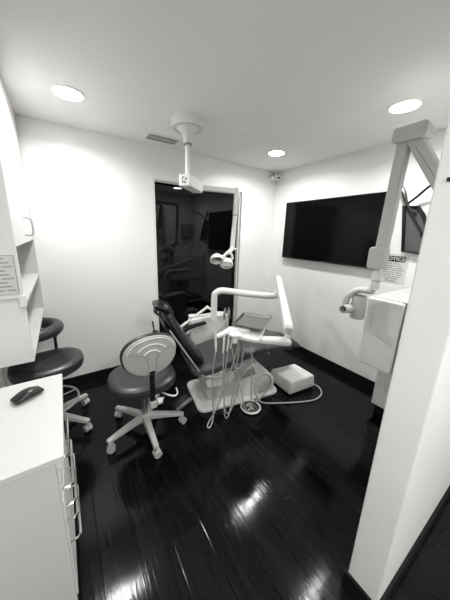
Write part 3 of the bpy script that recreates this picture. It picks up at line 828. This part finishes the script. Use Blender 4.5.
obj('tray_post', lathe(B(), [(0, -.008), (.05, -.010), (.05, -.016), (.018, -.02), (.018, -.044), (0, -.044)], cc + Vector((-.03, -.03, 0))), 'offplastic', t)

# hand instruments hanging on the head, each with its hose
def spl(*p): return [Vector(q) for q in p]
inst = [
    (Vector((.905, 1.43, .80)), spl((.905, 1.43, .70), (.915, 1.45, .50), (.925, 1.46, .25), (.93, 1.45, .08), (.885, 1.42, .018), (.865, 1.435, .012), (.90, 1.47, .02), (1.00, 1.50, .10), (1.07, 1.47, .35), (1.11, 1.42, .60), (1.13, 1.40, .765)), 'white hand instrument at the tip end of the holder, its hose looping lowest'),
    (Vector((.985, 1.435, .80)), spl((.985, 1.435, .70), (1.00, 1.43, .50), (1.01, 1.42, .25), (1.02, 1.41, .07), (1.06, 1.42, .035), (1.10, 1.44, .10), (1.13, 1.43, .40), (1.15, 1.42, .70), (1.16, 1.41, .77)), 'white hand instrument second from the tip of the holder'),
    (Vector((1.04, 1.45, .80)), spl((1.04, 1.45, .70), (1.03, 1.44, .50), (1.02, 1.43, .25), (1.035, 1.42, .10), (1.08, 1.42, .08), (1.13, 1.42, .20), (1.17, 1.41, .50), (1.19, 1.40, .765)), 'white hand instrument third from the tip of the holder'),
    (Vector((1.09, 1.465, .80)), spl((1.09, 1.455, .70), (1.12, 1.43, .50), (1.16, 1.39, .30), (1.19, 1.36, .12), (1.23, 1.35, .08), (1.26, 1.36, .15), (1.255, 1.37, .45), (1.24, 1.38, .72), (1.235, 1.38, .77)), 'white hand instrument nearest the tray, its hose hanging by the base'),
]
for i, (p, hs_, lab) in enumerate(inst):
    p = p + Vector((0, -.025, -.035 if i else 0)); hs_[0] = p + Vector((0, 0, -.10))
    t = thing('hand_instrument', lab, 'dental instrument', p, 0, 'hand instruments in the holder')
    obj('grip', lathe(B(), [(0, -.10), (.006, -.10), (.0085, -.07), (.0095, -.02), (.008, .01), (.010, .02), (.007, .045), (.004, .075), (0, .078)], p, (.08*(i-1), -.05, 1), 14), 'plastic', t)
    obj('hose', tube(B(), hs_, .0055, 8, smooth=8), 'hose', t)

# ------------------------------------------------------------------ utility box on the floor with tubing, foot control
t = thing('floor_box', 'white square utility box on the floor at the foot of the chair', 'box', (1.95, 1.475, 0))
q = [Vector((2.125, 1.60, 0)), Vector((2.118, 1.318, 0)), Vector((1.772, 1.352, 0)), Vector((1.785, 1.655, 0))]
qc = sum(q, Vector())/4
bm = B()
lv = [[bm.verts.new(qc + (p-qc)*s_ + Vector((0, 0, z))) for p in q] for s_, z in ((.97, .018), (1.0, .03), (.955, .135), (.90, .155))]
for a, b in zip(lv[:-1], lv[1:]):
    for k in range(4): bm.faces.new((a[k], a[(k+1) % 4], b[(k+1) % 4], b[k]))
bm.faces.new(lv[0][::-1]); bm.faces.new(lv[-1])
obj('cover', bm, 'plastic', t, bevel=.025, seg=4)
bm = B(); prism(bm, [qc + (p-qc)*.9 for p in q], (0, 0, .02)); obj('base_rim', bm, 'black', t, smooth=False)

t = thing('foot_control', 'round chrome foot control on the floor with a looping grey cable', 'foot pedal', (1.325, 1.43, 0))
fc = Vector((1.325, 1.428, 0))
obj('base_disc', lathe(B(), [(0, 0), (.075, 0), (.078, .008), (.07, .014), (0, .016)], fc, n=36), 'rubber', t)
obj('dome', lathe(B(), [(.048, .012), (.045, .026), (.022, .034), (.012, .052), (0, .054)], fc, n=30), 'chrome', t)
bm = B(); tube(bm, [fc + Vector((.088*math.cos(a), .088*math.sin(a), .020)) for a in [2*PI*k/36 for k in range(36)]], .008, 8, closed=True)
obj('guard_ring', bm, 'offplastic', t)
bm = B(); tube(bm, spl(fc + Vector((.07, .02, .03)), (1.47, 1.445, .05), (1.545, 1.44, .12), (1.575, 1.44, .20), (1.54, 1.44, .27), (1.47, 1.445, .295), (1.40, 1.45, .25), (1.375, 1.44, .17), (1.41, 1.425, .07), (1.47, 1.41, .015), (1.60, 1.335, .009), (1.80, 1.235, .009), (1.95, 1.185, .009), (2.08, 1.205, .009), (2.14, 1.27, .02), (2.125, 1.335, .035)), .0075, 8, smooth=8)
obj('cable', bm, 'hose', t)
# ribbed conduit between the stool and the base plate
bm = B()
p0, p1 = Vector((.72, 1.735, .022)), Vector((.90, 1.80, .03))
hp = []
for k in range(8*12+1):
    s_ = k/96; a = s_*2*PI*12; d = (p1-p0).normalized(); w = Vector((-d.y, d.x, 0)); hp.append(p0.lerp(p1, s_) + w*.014*math.cos(a) + Vector((0, 0, .014*math.sin(a))))
tube(bm, hp, .004, 6)
tag(obj('coiled_hose', bm, 'hose'), 'short coiled hose running along the floor into the chair base', 'hose')

# ------------------------------------------------------------------ camera
yaw, pitch, roll = .5805, .2374, .0282

fw = Vector((math.sin(yaw)*math.cos(pitch), math.cos(yaw)*math.cos(pitch), -math.sin(pitch)))
rt = Vector((math.cos(yaw), -math.sin(yaw), 0)); up = rt.cross(fw)
r2 = rt*math.cos(roll) + up*math.sin(roll); u2 = -rt*math.sin(roll) + up*math.cos(roll)
cam = bpy.data.cameras.new('camera'); co = bpy.data.objects.new('camera', cam); COL.objects.link(co)
Mx = Matrix((r2, u2, -fw)).transposed().to_4x4(); Mx.translation = Vector((0, 0, 1.581)); co.matrix_world = Mx
cam.sensor_fit = 'VERTICAL'; cam.sensor_height = 24; cam.sensor_width = 18
cam.lens = 239.87/600*24
cam.shift_x = (225-218.95)/600; cam.shift_y = (291.30-300)/600
cam.clip_start = .02
scn.camera = co
w = bpy.data.worlds.new('world'); scn.world = w; w.use_nodes = True
w.node_tree.nodes['Background'].inputs[0].default_value = (0, 0, 0, 1)
scn.view_settings.view_transform = 'Standard'; scn.view_settings.look = 'None'; scn.view_settings.gamma = 1
scn.view_settings.exposure = 1.75
